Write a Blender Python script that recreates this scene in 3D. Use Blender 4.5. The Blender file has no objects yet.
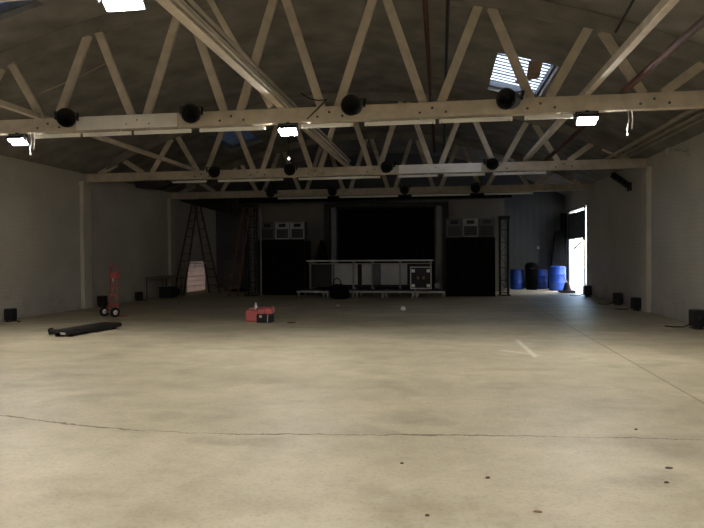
import bpy, bmesh, math, random
from mathutils import Vector, Matrix
random.seed(7)
S = bpy.context.scene
COL = S.collection
PI = math.pi

# ------------------------------------------------------------------ materials
def mat(name, col, rough=0.7, metal=0.0, var=0.12, scale=3.0, bump=0.0, bscale=40.0, spec=0.3):
    m = bpy.data.materials.new(name); m.use_nodes = True
    nt = m.node_tree; N = nt.nodes; L = nt.links
    b = N['Principled BSDF']
    tc = N.new('ShaderNodeTexCoord')
    nz = N.new('ShaderNodeTexNoise'); nz.inputs['Scale'].default_value = scale; nz.inputs['Detail'].default_value = 5
    L.new(tc.outputs['Object'], nz.inputs['Vector'])
    rp = N.new('ShaderNodeValToRGB')
    rp.color_ramp.elements[0].position = .3; rp.color_ramp.elements[1].position = .7
    rp.color_ramp.elements[0].color = [c*(1-var) for c in col]+[1]
    rp.color_ramp.elements[1].color = [min(1, c*(1+var)) for c in col]+[1]
    L.new(nz.outputs['Fac'], rp.inputs['Fac']); L.new(rp.outputs['Color'], b.inputs['Base Color'])
    b.inputs['Roughness'].default_value = rough; b.inputs['Metallic'].default_value = metal
    b.inputs['Specular IOR Level'].default_value = spec
    if bump:
        n2 = N.new('ShaderNodeTexNoise'); n2.inputs['Scale'].default_value = bscale
        L.new(tc.outputs['Object'], n2.inputs['Vector'])
        bp = N.new('ShaderNodeBump'); bp.inputs['Strength'].default_value = bump; bp.inputs['Distance'].default_value = .02
        L.new(n2.outputs['Fac'], bp.inputs['Height']); L.new(bp.outputs['Normal'], b.inputs['Normal'])
    return m

def emit(name, col, strength):
    m = bpy.data.materials.new(name); m.use_nodes = True
    nt = m.node_tree; nt.nodes.clear()
    e = nt.nodes.new('ShaderNodeEmission'); o = nt.nodes.new('ShaderNodeOutputMaterial')
    e.inputs['Color'].default_value = (*col, 1); e.inputs['Strength'].default_value = strength
    nt.links.new(e.outputs[0], o.inputs[0]); return m

def floor_mat():
    m = bpy.data.materials.new('worn_concrete'); m.use_nodes = True
    nt = m.node_tree; N = nt.nodes; L = nt.links; b = N['Principled BSDF']
    tc = N.new('ShaderNodeTexCoord'); P = tc.outputs['Object']
    def noise(sc, det=6, rough=.6, mp=None):
        n = N.new('ShaderNodeTexNoise'); n.inputs['Scale'].default_value = sc
        n.inputs['Detail'].default_value = det; n.inputs['Roughness'].default_value = rough
        src = P
        if mp:
            k = N.new('ShaderNodeMapping'); k.inputs['Scale'].default_value = mp; L.new(P, k.inputs['Vector']); src = k.outputs[0]
        L.new(src, n.inputs['Vector']); return n.outputs['Fac']
    def ramp(f, p0, p1, c0, c1):
        r = N.new('ShaderNodeValToRGB'); e = r.color_ramp.elements
        e[0].position, e[1].position = p0, p1; e[0].color = (*c0, 1); e[1].color = (*c1, 1)
        L.new(f, r.inputs['Fac']); return r.outputs['Color']
    def mul(a, c, fac=1):
        x = N.new('ShaderNodeMix'); x.data_type = 'RGBA'; x.blend_type = 'MULTIPLY'; x.inputs['Factor'].default_value = fac
        L.new(a, x.inputs['A']); L.new(c, x.inputs['B']); return x.outputs['Result']
    def math_(op, a, c=None, clamp=False):
        x = N.new('ShaderNodeMath'); x.operation = op; x.use_clamp = clamp
        for i, v in enumerate((a, c)):
            if v is None: continue
            if isinstance(v, (int, float)): x.inputs[i].default_value = v
            else: L.new(v, x.inputs[i])
        return x.outputs[0]
    c = ramp(noise(.45, 7, .6, (.7, 1.3, 1)), .32, .68, (.38, .33, .23), (.53, .47, .34))
    c = mul(c, ramp(noise(2.2, 8, .7), .3, .62, (.80, .79, .77), (1, 1, 1)))
    c = mul(c, ramp(noise(.9, 4, .55, (1, 1.6, 1)), .30, .46, (.72, .71, .69), (1, 1, 1)), .75)
    c = mul(c, ramp(noise(30, 5, .7), .30, .50, (.74, .72, .69), (1, 1, 1)), .8)
    # light, chalky scuffs
    sp = N.new('ShaderNodeSeparateXYZ'); L.new(P, sp.inputs[0]); X, Y = sp.outputs[0], sp.outputs[1]
    # wandering crack across the hall
    fc = N.new('ShaderNodeFloatCurve'); cv = fc.mapping.curves[0]
    pts = [(-10.6, 6.3), (-7, 5.95), (-4.4, 5.54), (-3.4, 5.30), (-2.4, 5.19), (-.8, 5.30), (.4, 5.42), (1.8, 5.50), (5.4, 5.65)]
    def cx(p): return ((p[0]+10.6)/16, (p[1]-5)/2)
    cv.points[0].location = cx(pts[0]); cv.points[1].location = cx(pts[-1])
    for p in pts[1:-1]: cv.points.new(*cx(p))
    fc.mapping.update()
    L.new(math_('DIVIDE', math_('ADD', X, 10.6), 16), fc.inputs['Value'])
    cy = math_('ADD', math_('MULTIPLY', fc.outputs[0], 2), 5)
    wob = math_('ADD', math_('MULTIPLY', math_('SUBTRACT', noise(1.7, 6, .7), .5), .16), math_('MULTIPLY', math_('SUBTRACT', noise(7, 4, .7), .5), .09))
    d = math_('ABSOLUTE', math_('SUBTRACT', math_('SUBTRACT', Y, cy), wob))
    wid = math_('MAXIMUM', math_('MULTIPLY', math_('SUBTRACT', .62, math_('MULTIPLY', noise(.8, 2), 1)), .10), .006)
    k = math_('DIVIDE', d, wid, True)
    c = mul(c, ramp(k, .4, 1, (.28, .25, .21), (1, 1, 1)), .95)
    # saw-cut joints along the hall
    for jx, st in ((2.72, .8), (-8.0, .0)):
        if st == 0: continue
        d = math_('ABSOLUTE', math_('SUBTRACT', X, jx))
        d = math_('ADD', d, math_('MULTIPLY', math_('SUBTRACT', noise(3, 3), .5), .008))
        c = mul(c, ramp(math_('DIVIDE', d, .02, True), .5, 1, (.55, .52, .48), (1, 1, 1)), st)
    # a chalky scuff with two prongs near the middle of the hall
    def scuff(c, x0, y0, x1, y1, w, amt):
        L2 = (x1-x0)**2+(y1-y0)**2
        t = math_('DIVIDE', math_('ADD', math_('MULTIPLY', math_('SUBTRACT', X, x0), x1-x0), math_('MULTIPLY', math_('SUBTRACT', Y, y0), y1-y0)), L2, True)
        dx = math_('SUBTRACT', X, math_('ADD', math_('MULTIPLY', t, x1-x0), x0)); dy = math_('SUBTRACT', Y, math_('ADD', math_('MULTIPLY', t, y1-y0), y0))
        dd = math_('SQRT', math_('ADD', math_('MULTIPLY', dx, dx), math_('MULTIPLY', dy, dy)))
        f = math_('MULTIPLY', math_('SUBTRACT', 1, math_('DIVIDE', dd, w, True), True), amt)
        f = math_('MULTIPLY', f, math_('MULTIPLY', noise(9, 4, .7), 1.6), True)
        x = N.new('ShaderNodeMix'); x.data_type = 'RGBA'; L.new(f, x.inputs['Factor']); L.new(c, x.inputs['A'])
        x.inputs['B'].default_value = (.75, .71, .62, 1); return x.outputs['Result']
    c = scuff(c, 1.36, 11.4, 1.42, 9.6, .07, .8)
    c = scuff(c, 1.0, 10.15, 1.5, 9.75, .09, .5)
    c = scuff(c, 3.15, 12.6, 3.5, 12.5, .12, .5)
    c = scuff(c, -.35, 4.1, .5, 4.9, .04, .10)
    L.new(c, b.inputs['Base Color'])
    b.inputs['Specular IOR Level'].default_value = .25
    rr = N.new('ShaderNodeMapRange'); rr.inputs['To Min'].default_value = .42; rr.inputs['To Max'].default_value = .68
    L.new(noise(1.3, 5), rr.inputs[0]); L.new(rr.outputs[0], b.inputs['Roughness'])
    bp = N.new('ShaderNodeBump'); bp.inputs['Strength'].default_value = .12; bp.inputs['Distance'].default_value = .01
    L.new(noise(14, 6), bp.inputs['Height']); L.new(bp.outputs[0], b.inputs['Normal'])
    return m

def block_wall_mat(name, axes, col, dirt=True, metalrib=False):
    m = bpy.data.materials.new(name); m.use_nodes = True
    nt = m.node_tree; N = nt.nodes; L = nt.links; b = N['Principled BSDF']
    tc = N.new('ShaderNodeTexCoord'); sp = N.new('ShaderNodeSeparateXYZ'); L.new(tc.outputs['Object'], sp.inputs[0])
    cb = N.new('ShaderNodeCombineXYZ'); L.new(sp.outputs[axes[0]], cb.inputs[0]); L.new(sp.outputs[axes[1]], cb.inputs[1])
    nz = N.new('ShaderNodeTexNoise'); nz.inputs['Scale'].default_value = .8; nz.inputs['Detail'].default_value = 8
    L.new(tc.outputs['Object'], nz.inputs['Vector'])
    rp = N.new('ShaderNodeValToRGB'); e = rp.color_ramp.elements
    e[0].position, e[1].position = .3, .65
    e[0].color = [c*.84 for c in col]+[1]; e[1].color = [*col, 1]
    L.new(nz.outputs['Fac'], rp.inputs['Fac']); c = rp.outputs['Color']
    bp = N.new('ShaderNodeBump'); bp.inputs['Distance'].default_value = .006 if metalrib else .015
    if metalrib:
        wv = N.new('ShaderNodeTexWave'); wv.inputs['Scale'].default_value = 1.1; wv.bands_direction = 'X'
        L.new(cb.outputs[0], wv.inputs['Vector']); L.new(wv.outputs['Fac'], bp.inputs['Height']); bp.inputs['Strength'].default_value = .8
        b.inputs['Roughness'].default_value = .55
    else:
        br = N.new('ShaderNodeTexBrick'); L.new(cb.outputs[0], br.inputs['Vector'])
        br.inputs['Scale'].default_value = 1; br.inputs['Brick Width'].default_value = .3; br.inputs['Row Height'].default_value = .1
        br.inputs['Mortar Size'].default_value = .008; br.inputs['Mortar Smooth'].default_value = .4
        br.inputs['Color1'].default_value = (1, 1, 1, 1); br.inputs['Color2'].default_value = (.97, .97, .97, 1); br.inputs['Mortar'].default_value = (.90, .90, .90, 1)
        x = N.new('ShaderNodeMix'); x.data_type = 'RGBA'; x.blend_type = 'MULTIPLY'; x.inputs['Factor'].default_value = 1
        L.new(c, x.inputs['A']); L.new(br.outputs['Color'], x.inputs['B']); c = x.outputs['Result']
        iv = N.new('ShaderNodeMath'); iv.operation = 'SUBTRACT'; iv.inputs[0].default_value = 1
        L.new(br.outputs['Fac'], iv.inputs[1]); L.new(iv.outputs[0], bp.inputs['Height']); bp.inputs['Strength'].default_value = .4
        b.inputs['Roughness'].default_value = .75
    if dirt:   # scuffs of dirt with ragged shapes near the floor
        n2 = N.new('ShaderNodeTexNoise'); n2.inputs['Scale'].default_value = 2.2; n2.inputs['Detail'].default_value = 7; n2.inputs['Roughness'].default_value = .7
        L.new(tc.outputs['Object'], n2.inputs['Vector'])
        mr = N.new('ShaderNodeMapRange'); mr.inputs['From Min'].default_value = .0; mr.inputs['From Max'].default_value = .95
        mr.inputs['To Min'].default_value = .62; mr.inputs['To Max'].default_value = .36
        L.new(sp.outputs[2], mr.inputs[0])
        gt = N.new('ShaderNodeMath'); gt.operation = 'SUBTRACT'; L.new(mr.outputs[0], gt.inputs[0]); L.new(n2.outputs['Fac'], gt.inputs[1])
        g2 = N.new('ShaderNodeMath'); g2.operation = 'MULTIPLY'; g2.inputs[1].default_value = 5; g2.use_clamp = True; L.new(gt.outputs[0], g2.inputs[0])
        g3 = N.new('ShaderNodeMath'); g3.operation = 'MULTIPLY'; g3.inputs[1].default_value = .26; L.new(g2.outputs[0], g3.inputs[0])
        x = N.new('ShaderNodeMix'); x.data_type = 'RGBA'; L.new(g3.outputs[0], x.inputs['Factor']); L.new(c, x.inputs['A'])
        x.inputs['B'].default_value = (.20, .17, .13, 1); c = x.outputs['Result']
    b.inputs['Specular IOR Level'].default_value = .2
    L.new(c, b.inputs['Base Color']); L.new(bp.outputs[0], b.inputs['Normal'])
    return m

def skylight_mat(lo=(.55, .57, .58), hi=(.9, .92, .93)):
    m = bpy.data.materials.new('corrugated_fibreglass'); m.use_nodes = True
    nt = m.node_tree; N = nt.nodes; L = nt.links; N.clear()
    o = N.new('ShaderNodeOutputMaterial'); t = N.new('ShaderNodeBsdfTranslucent'); d = N.new('ShaderNodeBsdfDiffuse')
    mx = N.new('ShaderNodeMixShader'); mx.inputs[0].default_value = .25
    nz = N.new('ShaderNodeTexNoise'); nz.inputs['Scale'].default_value = 4
    tc = N.new('ShaderNodeTexCoord'); L.new(tc.outputs['Object'], nz.inputs['Vector'])
    r = N.new('ShaderNodeValToRGB'); r.color_ramp.elements[0].color = (*lo, 1); r.color_ramp.elements[1].color = (*hi, 1)
    L.new(nz.outputs['Fac'], r.inputs['Fac']); L.new(r.outputs[0], t.inputs[0]); L.new(r.outputs[0], d.inputs[0])
    L.new(t.outputs[0], mx.inputs[1]); L.new(d.outputs[0], mx.inputs[2]); L.new(mx.outputs[0], o.inputs[0])
    return m

M = {}
M['floor'] = floor_mat()
M['wall'] = block_wall_mat('painted_block', (1, 2), (.54, .51, .455))
M['wall_x'] = block_wall_mat('painted_block_end', (0, 2), (.34, .32, .28))
M['wall_rib'] = block_wall_mat('ribbed_steel', (0, 2), (.11, .117, .125), False, True)
M['partition'] = mat('grey_painted_board', (.22, .205, .18), .8, var=.15, scale=1.2)
M['pilaster'] = mat('cream_pilaster_paint', (.52, .485, .42), .7, var=.08, scale=2, bump=.2)
M['roof'] = mat('dark_roof_sheathing', (.195, .182, .16), .9, var=.3, scale=1.6, bump=.4, bscale=9)
M['top_chord'] = mat('dark_painted_timber', (.195, .182, .16), .85, var=.25, scale=2)  # same dark tone as the roof deck
M['cream'] = mat('cream_timber_paint', (.48, .415, .33), .6, var=.14, scale=5, bump=.15, bscale=25)
M['cream_w'] = mat('fresh_white_timber_paint', (.74, .71, .66), .55, var=.06, scale=5)
M['tube'] = mat('white_batten_enamel', (.80, .78, .72), .4, var=.05)
M['black'] = mat('black_metal_enamel', (.012, .012, .012), .55, var=.3, scale=8)
M['blackc'] = mat('black_cloth', (.007, .007, .007), .95, var=.3, scale=5, bump=.3, spec=.05)
M['greyc'] = mat('charcoal_matt', (.03, .03, .03), .95, var=.3, scale=5, bump=.3, spec=.05)
M['blackp'] = mat('black_plastic', (.016, .016, .017), .5, var=.25, scale=10, spec=.25)
M['steel'] = mat('galvanised_steel', (.45, .45, .45), .45, .7, var=.15, scale=12)
M['alu'] = mat('brushed_aluminium', (.40, .40, .39), .5, .3, var=.1, scale=10)
M['greyfr'] = mat('grey_painted_frame', (.22, .225, .23), .6, var=.12)
M['palefr'] = mat('pale_grey_frame_paint', (.34, .345, .35), .6, var=.12)
M['dgrey'] = mat('dark_grey_enamel', (.10, .105, .11), .6, var=.2)
M['ltgrey'] = mat('pale_grey_laminate', (.42, .42, .42), .5, var=.12, scale=2)
M['conduit'] = mat('dusty_conduit_zinc', (.30, .26, .20), .85, 0, var=.15)
M['redpipe'] = mat('dark_red_pipe_paint', (.07, .03, .022), .85, var=.2)
M['ladder'] = mat('weathered_ladder_wood', (.09, .055, .04), .7, var=.2, scale=6)
M['orange'] = mat('faded_orange_fibreglass', (.20, .075, .04), .6, var=.25)
M['red'] = mat('red_truck_enamel', (.42, .10, .095), .45, var=.15)
M['coral'] = mat('coral_red_plastic', (.60, .15, .15), .5, var=.12)
M['white'] = mat('white_plastic', (.78, .77, .73), .5, var=.05)
M['rubber'] = mat('black_rubber', (.015, .014, .013), .8, var=.2)
M['blue'] = mat('blue_barrel_plastic', (.02, .075, .40), .4, var=.12, spec=.4)
M['cabinet'] = mat('grey_green_cabinet_paint', (.10, .11, .10), .6, var=.15)
M['wood'] = mat('brown_board', (.26, .17, .10), .7, var=.2, scale=5)
M['label'] = mat('yellowed_label_paper', (.70, .66, .40), .6, var=.05)
M['leaf'] = mat('dry_dark_scrap', (.09, .07, .05), .9, var=.3)
M['ground'] = mat('bleached_asphalt', (.40, .39, .37), .9, var=.1, scale=2)
M['outwall'] = mat('cream_stucco', (.72, .62, .46), .9, var=.08)
M['skypane'] = skylight_mat()
M['skypane_dark'] = skylight_mat((.02, .025, .03), (.12, .14, .165))  # darkest tint of the roof pane
M['skypane_mid'] = skylight_mat((.06, .07, .085), (.22, .26, .31))  # middle tint of the roof pane
M['sheet'] = skylight_mat((.15, .115, .095), (.24, .185, .155))
M['lens'] = emit('lamp_diffuser_glow', (1, .965, .90), 850)
M['lens_soft'] = emit('softer_lamp_diffuser_glow', (1, .965, .90), 250)
M['panel'] = emit('added_panel_glow', (1, .965, .90), 130)
M['bulb'] = emit('small_bulb_glow', (1, .95, .85), 6)

# ------------------------------------------------------------------ geometry
class MB:
    def __init__(s): s.v = []; s.f = []; s.sm = []
    def add(s, vs, fs, smooth=False):
        k = len(s.v); s.v += [tuple(v) for v in vs]; s.f += [[i+k for i in f] for f in fs]; s.sm += [smooth]*len(fs); return s
    def box(s, c, d, M3=None, bev=0.0):
        x, y, z = (a/2 for a in d)
        bm = bmesh.new(); bmesh.ops.create_cube(bm, size=1)
        for v in bm.verts: v.co = Vector((v.co.x*d[0], v.co.y*d[1], v.co.z*d[2]))
        if bev: bmesh.ops.bevel(bm, geom=bm.edges[:], offset=min(bev, min(d)*.45), segments=2, profile=.5, affect='EDGES')
        bm.verts.index_update()
        R = M3 if M3 is not None else Matrix.Identity(3)
        vs = [Vector(c)+R @ v.co for v in bm.verts]; fs = [[v.index for v in f.verts] for f in bm.faces]
        bm.free(); return s.add(vs, fs)
    def b2(s, lo, hi, bev=0.0):
        return s.box([(a+b)/2 for a, b in zip(lo, hi)], [b-a for a, b in zip(lo, hi)], None, bev)
    def bar(s, p, q, w, h, up=(0, 0, 1), bev=0.0):
        p, q = Vector(p), Vector(q); d = (q-p); L = d.length; d.normalize()
        up = Vector(up); x = d.cross(up)
        if x.length < 1e-4: x = d.cross(Vector((0, 1, 0)))
        x.normalize(); z = x.cross(d)
        R = Matrix((x, d, z)).transposed()
        return s.box((p+q)/2, (w, L, h), R, bev)
    def tube(s, pts, r, n=10, cap=True):
        pts = [Vector(p) for p in pts]; rings = []; vs = []; fs = []
        for i, p in enumerate(pts):
            d = (pts[min(i+1, len(pts)-1)]-pts[max(i-1, 0)]).normalized()
            a = d.cross(Vector((0, 0, 1)));
            if a.length < 1e-3: a = d.cross(Vector((0, 1, 0)))
            a.normalize(); b = a.cross(d)
            rr = r[i] if isinstance(r, (list, tuple)) else r
            for j in range(n):
                t = 2*PI*j/n; vs.append(p+a*math.cos(t)*rr+b*math.sin(t)*rr)
        for i in range(len(pts)-1):
            for j in range(n):
                fs.append([i*n+j, i*n+(j+1) % n, (i+1)*n+(j+1) % n, (i+1)*n+j])
        s.add(vs, fs, True)
        if cap:
            k = len(pts)-1
            s.add(vs[:n], [list(range(n))]); s.add(vs[k*n:], [list(range(n))[::-1]])
        return s
    def lathe(s, prof, c=(0, 0, 0), ax=(0, 0, 1), n=24):
        ax = Vector(ax).normalized(); a = ax.cross(Vector((0, 1, 0)))
        if a.length < 1e-3: a = ax.cross(Vector((1, 0, 0)))
        a.normalize(); b = ax.cross(a); c = Vector(c); vs = []; fs = []
        for r, h in prof:
            for j in range(n):
                t = 2*PI*j/n; vs.append(c+ax*h+(a*math.cos(t)+b*math.sin(t))*max(r, 1e-4))
        for i in range(len(prof)-1):
            for j in range(n): fs.append([i*n+j, i*n+(j+1) % n, (i+1)*n+(j+1) % n, (i+1)*n+j])
        return s.add(vs, fs, True)
    def prism(s, poly, lo, hi, axis='y'):
        n = len(poly)
        f = {'y': lambda a, b, h: (a, h, b), 'x': lambda a, b, h: (h, a, b), 'z': lambda a, b, h: (a, b, h)}[axis]
        vs = [f(a, b, lo) for a, b in poly]+[f(a, b, hi) for a, b in poly]
        fs = [list(range(n)), list(range(n, 2*n))[::-1]]+[[i, n+i, n+(i+1) % n, (i+1) % n] for i in range(n)]
        return s.add(vs, fs)
    def mesh(s, name, m):
        me = bpy.data.meshes.new(name); me.from_pydata(s.v, [], s.f)
        bm = bmesh.new(); bm.from_mesh(me); bmesh.ops.recalc_face_normals(bm, faces=bm.faces[:]); bm.to_mesh(me); bm.free()
        for p, q in zip(me.polygons, s.sm): p.use_smooth = q
        me.materials.append(m); return me
    def build(s, name, m, parent=None, label=None):
        o = bpy.data.objects.new(name, s.mesh(name, m)); COL.objects.link(o)
        if parent: o.parent = parent
        if label: o['label'] = label
        return o

def tag(o, label, cat, group=None, kind=None):
    o['label'] = label; o['category'] = cat
    if group: o['group'] = group
    if kind: o['kind'] = kind
    return o
def thing(name, label, cat, loc=(0, 0, 0), rz=0, group=None):
    o = bpy.data.objects.new(name, None); COL.objects.link(o); o.empty_display_size = .1
    o.location = loc; o.rotation_euler = (0, 0, rz); return tag(o, label, cat, group)
def struct(name, mb, m, label=None, parent=None):
    o = mb.build(name, m, parent)
    if not parent: o['kind'] = 'structure'; o['category'] = name.split('_')[0]
    if label: o['label'] = label
    return o
def copy_tree(o, parent=None):
    c = o.copy(); COL.objects.link(c)
    if parent: c.parent = parent
    for ch in list(o.children): copy_tree(ch, c)
    return c
def dup(src, loc, rz, label, group=None):
    c = copy_tree(src); c.location = loc; c.rotation_euler = (0, 0, rz); c['label'] = label
    if group: c['group'] = group
    return c

# ------------------------------------------------------------------ room shell
XL, XR, YF, YB, XC = -10.6, 5.4, -9.0, 27.9, -2.6
def zr(x): return 6.15-2.1*((x-XC)/8.0)**2          # underside of the roof
T = .3
fl = struct('floor', MB().b2((XL-T, YF-T, -.2), (XR+T, YB+T, 0)), M['floor'], 'worn tan concrete floor with a long wandering crack')
HY0, HY1, HZ = 24.45, 26.7, 1.35
struct('wall_left', MB().b2((XL-T, YF-T, 0), (XL, HY0, 4.05)).b2((XL-T, HY1, 0), (XL, YB+T, 4.05)).b2((XL-T, HY0, HZ), (XL, HY1, 4.05)), M['wall'], 'long painted block wall on the left')
DY0, DY1, DZ = 23.95, 27.35, 3.34
wr = MB().b2((XR, YF-T, 0), (XR+T, DY0, 4.05)).b2((XR, DY1, 0), (XR+T, YB+T, 4.05)).b2((XR, DY0, DZ), (XR+T, DY1, 4.05))
struct('wall_right', wr, M['wall'], 'long painted block wall on the right with a loading door at its far end')
def gable(y0, y1):
    xs = [XL+16*i/32 for i in range(33)]
    return MB().prism([(XL, 0), (XR, 0)]+[(x, zr(x)+.05) for x in xs[::-1]], y0, y1)
struct('wall_back', gable(YB, YB+T), M['wall_rib'], 'ribbed grey end wall behind the stage')
struct('wall_front', gable(YF-T, YF), M['wall_x'], 'end wall behind the viewer')
# roof: curved slab with three roof-light holes
SKY = [(1.17, 2.38, 12.9, 15.75), (-7.58, -6.37, 6.4, 9.2), (-7.58, -6.37, 18.9, 21.6)]
xs = sorted(set([round(XL-.3+16.6*i/40, 4) for i in range(41)]+[a for s in SKY for a in s[:2]]))
ys = sorted(set([YF-T, YB+T, 0, 5, 10, 17, 25]+[a for s in SKY for a in s[2:]]))
def hole(x, y): return any(s[0] < x < s[1] and s[2] < y < s[3] for s in SKY)
rf = MB()
cell = [[not hole((xs[i]+xs[i+1])/2, (ys[j]+ys[j+1])/2) for j in range(len(ys)-1)] for i in range(len(xs)-1)]
RT = .16
for i in range(len(xs)-1):
    for j in range(len(ys)-1):
        if not cell[i][j]: continue
        q = [(xs[i], ys[j]), (xs[i+1], ys[j]), (xs[i+1], ys[j+1]), (xs[i], ys[j+1])]
        lo = [(x, y, zr(x)) for x, y in q]; hi = [(x, y, zr(x)+RT) for x, y in q]
        fs = [[0, 1, 2, 3], [7, 6, 5, 4]]
        for (di, dj), e in (((0, -1), (0, 1)), ((1, 0), (1, 2)), ((0, 1), (2, 3)), ((-1, 0), (3, 0))):
            a, b = i+di, j+dj
            if a < 0 or b < 0 or a >= len(cell) or b >= len(cell[0]) or not cell[a][b]:
                fs.append([e[0], e[1], e[1]+4, e[0]+4])
        rf.add(lo+hi, fs)
me = rf.mesh('ceiling', M['roof'])
bm = bmesh.new(); bm.from_mesh(me); bmesh.ops.remove_doubles(bm, verts=bm.verts[:], dist=1e-4); bmesh.ops.recalc_face_normals(bm, faces=bm.faces[:]); bm.to_mesh(me); bm.free()
o = bpy.data.objects.new('ceiling', me); COL.objects.link(o); o['kind'] = 'structure'; o['category'] = 'ceiling'; o['label'] = 'dark arched roof deck over the hall'
# roof lights
for n, (x0, x1, y0, y1) in enumerate(SKY):
    fr = MB(); z = lambda x: zr(x)+RT
    w = .06
    for y in (y0, y1): fr.bar((x0-w, y, z(x0)+.03), (x1+w, y, z(x1)+.03), .08, .14)
    for x in (x0, x1): fr.bar((x, y0, z(x)+.03), (x, y1, z(x)+.03), .08, .14)
    f = struct('window_%d' % (n+1), fr, M['dgrey'], ['roof light with corrugated panel beyond the nearest truss, right of the middle', 'roof light at the top left corner of the picture', 'dim bluish roof light at the far left of the roof'][n])
    pn = MB(); NX = 6; NY = int((y1-y0)/.03)
    vs = []; fs = []
    for j in range(NY+1):
        y = y0+(y1-y0)*j/NY; dz = .022*math.sin(2*PI*(y-y0)/.19)
        for i in range(NX+1):
            x = x0+(x1-x0)*i/NX; vs.append((x, y, z(x)+.1+dz))
    for j in range(NY):
        for i in range(NX): fs.append([j*(NX+1)+i, j*(NX+1)+i+1, (j+1)*(NX+1)+i+1, (j+1)*(NX+1)+i])
    top = [(a, b, c+.004) for a, b, c in vs]
    pn.add(vs, fs, True); pn.add(top, [g[::-1] for g in fs], True)
    pn.build('pane', M[('skypane', 'skypane_mid', 'skypane_dark')[n]], f)
    gb = MB()
    for k in range(1, 13):
        y = y0+(y1-y0)*k/13
        gb.bar((x0, y, z(x0)+.04), (x1, y, z(x1)+.04), .05 if k in (3, 9) else .02, .035)
    gb.build('glazing_bar', M['dgrey'], f)
    if n == 0:
        bd = MB().bar((1.95, y0+.1, zr(1.95)+.05), (2.05, y0+1.3, zr(2.05)+.05), .28, .03)
        bd.build('patch_board', M['wood'], f)
        bd = MB().bar((2.15, y0+1.1, zr(2.15)+.05), (1.75, y0+1.9, zr(1.75)+.05), .10, .03)
        bd.build('loose_slat', M['wood'], f)
# pilasters
n = 0
for X0, X1 in ((XL, XL+.12), (XR-.12, XR)):
    for Y in (-1.5, 4.78, 10.13, 17.0, 22.9):
        if Y == 22.9 and X0 > 0: continue
        n += 1
        p = MB().b2((X0, Y-.2, 0), (X1, Y+.22, 3.66), .01).b2((X0, Y-.24, 3.66), (X1+(.04 if X0 < 0 else 0), Y+.26, 3.79), .01)
        struct('trim_%d' % n, p, M['pilaster'], 'cream pilaster carrying a truss end')
n += 1
struct('trim_%d' % n, MB().b2((XL, 17.35, 0), (XL+.06, 17.75, 3.7), .005), M['wall'], 'shallow boxed strip beside the left pilaster')
# stage partition
struct('wall_stage', MB().b2((-8.1, 25.4, 0), (2.55, 25.55, 3.75)), M['partition'], 'grey boarded partition behind the stage')

# ------------------------------------------------------------------ loading door & outdoors
dr = MB()
for y in (24.32, DY1-.04): dr.b2((XR, y-.04, 0), (XR+.05, y+.04, DZ))
dr.b2((XR, 24.28, DZ-.04), (XR+.05, DY1, DZ))
d = struct('door_1', dr, M['black'], 'half-raised loading door in the right wall')
pl = MB()
pl.b2((XR+.025, 24.34, 2.12), (XR+.045, DY1-.06, 3.2))
for k in range(6): pl.b2((XR+.01, 24.36, 2.12+k*.18), (XR+.03, DY1-.08, 2.12+k*.18+.17))
pl.build('door_panel', M['dgrey'], d)
MB().bar((XR+.03, 24.36, 2.14), (XR+.03, 26.1, 1.72), .05, .05).build('brace_bar', M['dgrey'], d)
ch = MB()
for k in range(5): ch.b2((XR+.01, 23.96, .35+k*.62), (XR+.04, 24.29, .38+k*.62))
ch.build('track_bracket', M['black'], d)
struct('ground', MB().b2((XR+T, 8, -.25), (40, 60, -.02)), M['ground'], 'sunlit yard outside the door')
struct('wall_outside', MB().b2((9.5, 32.2, -.02), (30, 32.6, 6)).b2((10.6, 14, -.02), (11, 32.2, 5.2)), M['outwall'], 'sunlit cream wall across the yard')

# ------------------------------------------------------------------ roof trusses
ZB0, ZB1 = 3.80, 4.05
NODES = [-2.68+1.7*(k+.5) for k in range(-4, 4)]
TOPS = [-2.68+1.7*k for k in range(-4, 5)]
def zu(x): return zr(x)-.25
def truss(Y, label, white=None, detail=True):
    t = thing('roof_truss', label, 'roof truss', (XC, Y, 0), 0, 'bowstring trusses across the hall')
    X = lambda x: x-XC
    MB().b2((X(XL+.02), -.08, ZB0), (X(XR-.02), .08, ZB1), .012).build('bottom_chord', M['cream'], t)
    tc = MB(); N = 30
    for i in range(N):
        a = XC-7.3+14.6*i/N; b = XC-7.3+14.6*(i+1)/N
        tc.add([(X(a), -.09, zu(a)), (X(b), -.09, zu(b)), (X(b), .09, zu(b)), (X(a), .09, zu(a)), (X(a), -.09, zr(a)-.01), (X(b), -.09, zr(b)-.01), (X(b), .09, zr(b)-.01), (X(a), .09, zr(a)-.01)],
               [[0, 1, 5, 4], [2, 3, 7, 6], [0, 3, 2, 1], [4, 5, 6, 7]])
    tc.build('top_chord', M['top_chord'], t)
    def web(a, za, b, zb): MB().bar((X(a), 0, za), (X(b), 0, zb), .145, .07, (0, 1, 0), .01).build('web_member', M['cream'], t)
    for xn in NODES:
        web(xn-.14, ZB1-.01, xn-.85+.10, zu(xn-.75)+.02)
        web(xn+.14, ZB1-.01, xn+.85-.10, zu(xn+.75)+.02)
    web(-10.2, ZB1-.02, -9.6, zu(-9.6)+.02)
    web(4.95, ZB1-.02, 4.3, zu(4.3)+.02)
    if detail:
        for xn in NODES[1:]:
            for dx, dz in ((-.20, .08), (.0, .15), (.22, .08)):
                MB().lathe([(0, .017), (.019, .013), (.022, 0)], (X(xn+dx), -.08, ZB0+dz), (0, -1, 0), 8).build('bolt', M['dgrey'], t)
    if white: MB().b2((X(white[0]), -.094, ZB0+.01), (X(white[1]), -.08, ZB1-.005), .004).build('splice_board', M['cream_w'], t, 'fresh white board on the chord')
    return t
truss(-1.5, 'cream timber roof truss behind the viewer', None, False)
truss(4.78, 'cream timber roof truss nearest the viewer, mostly above the picture', None, False)
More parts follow.
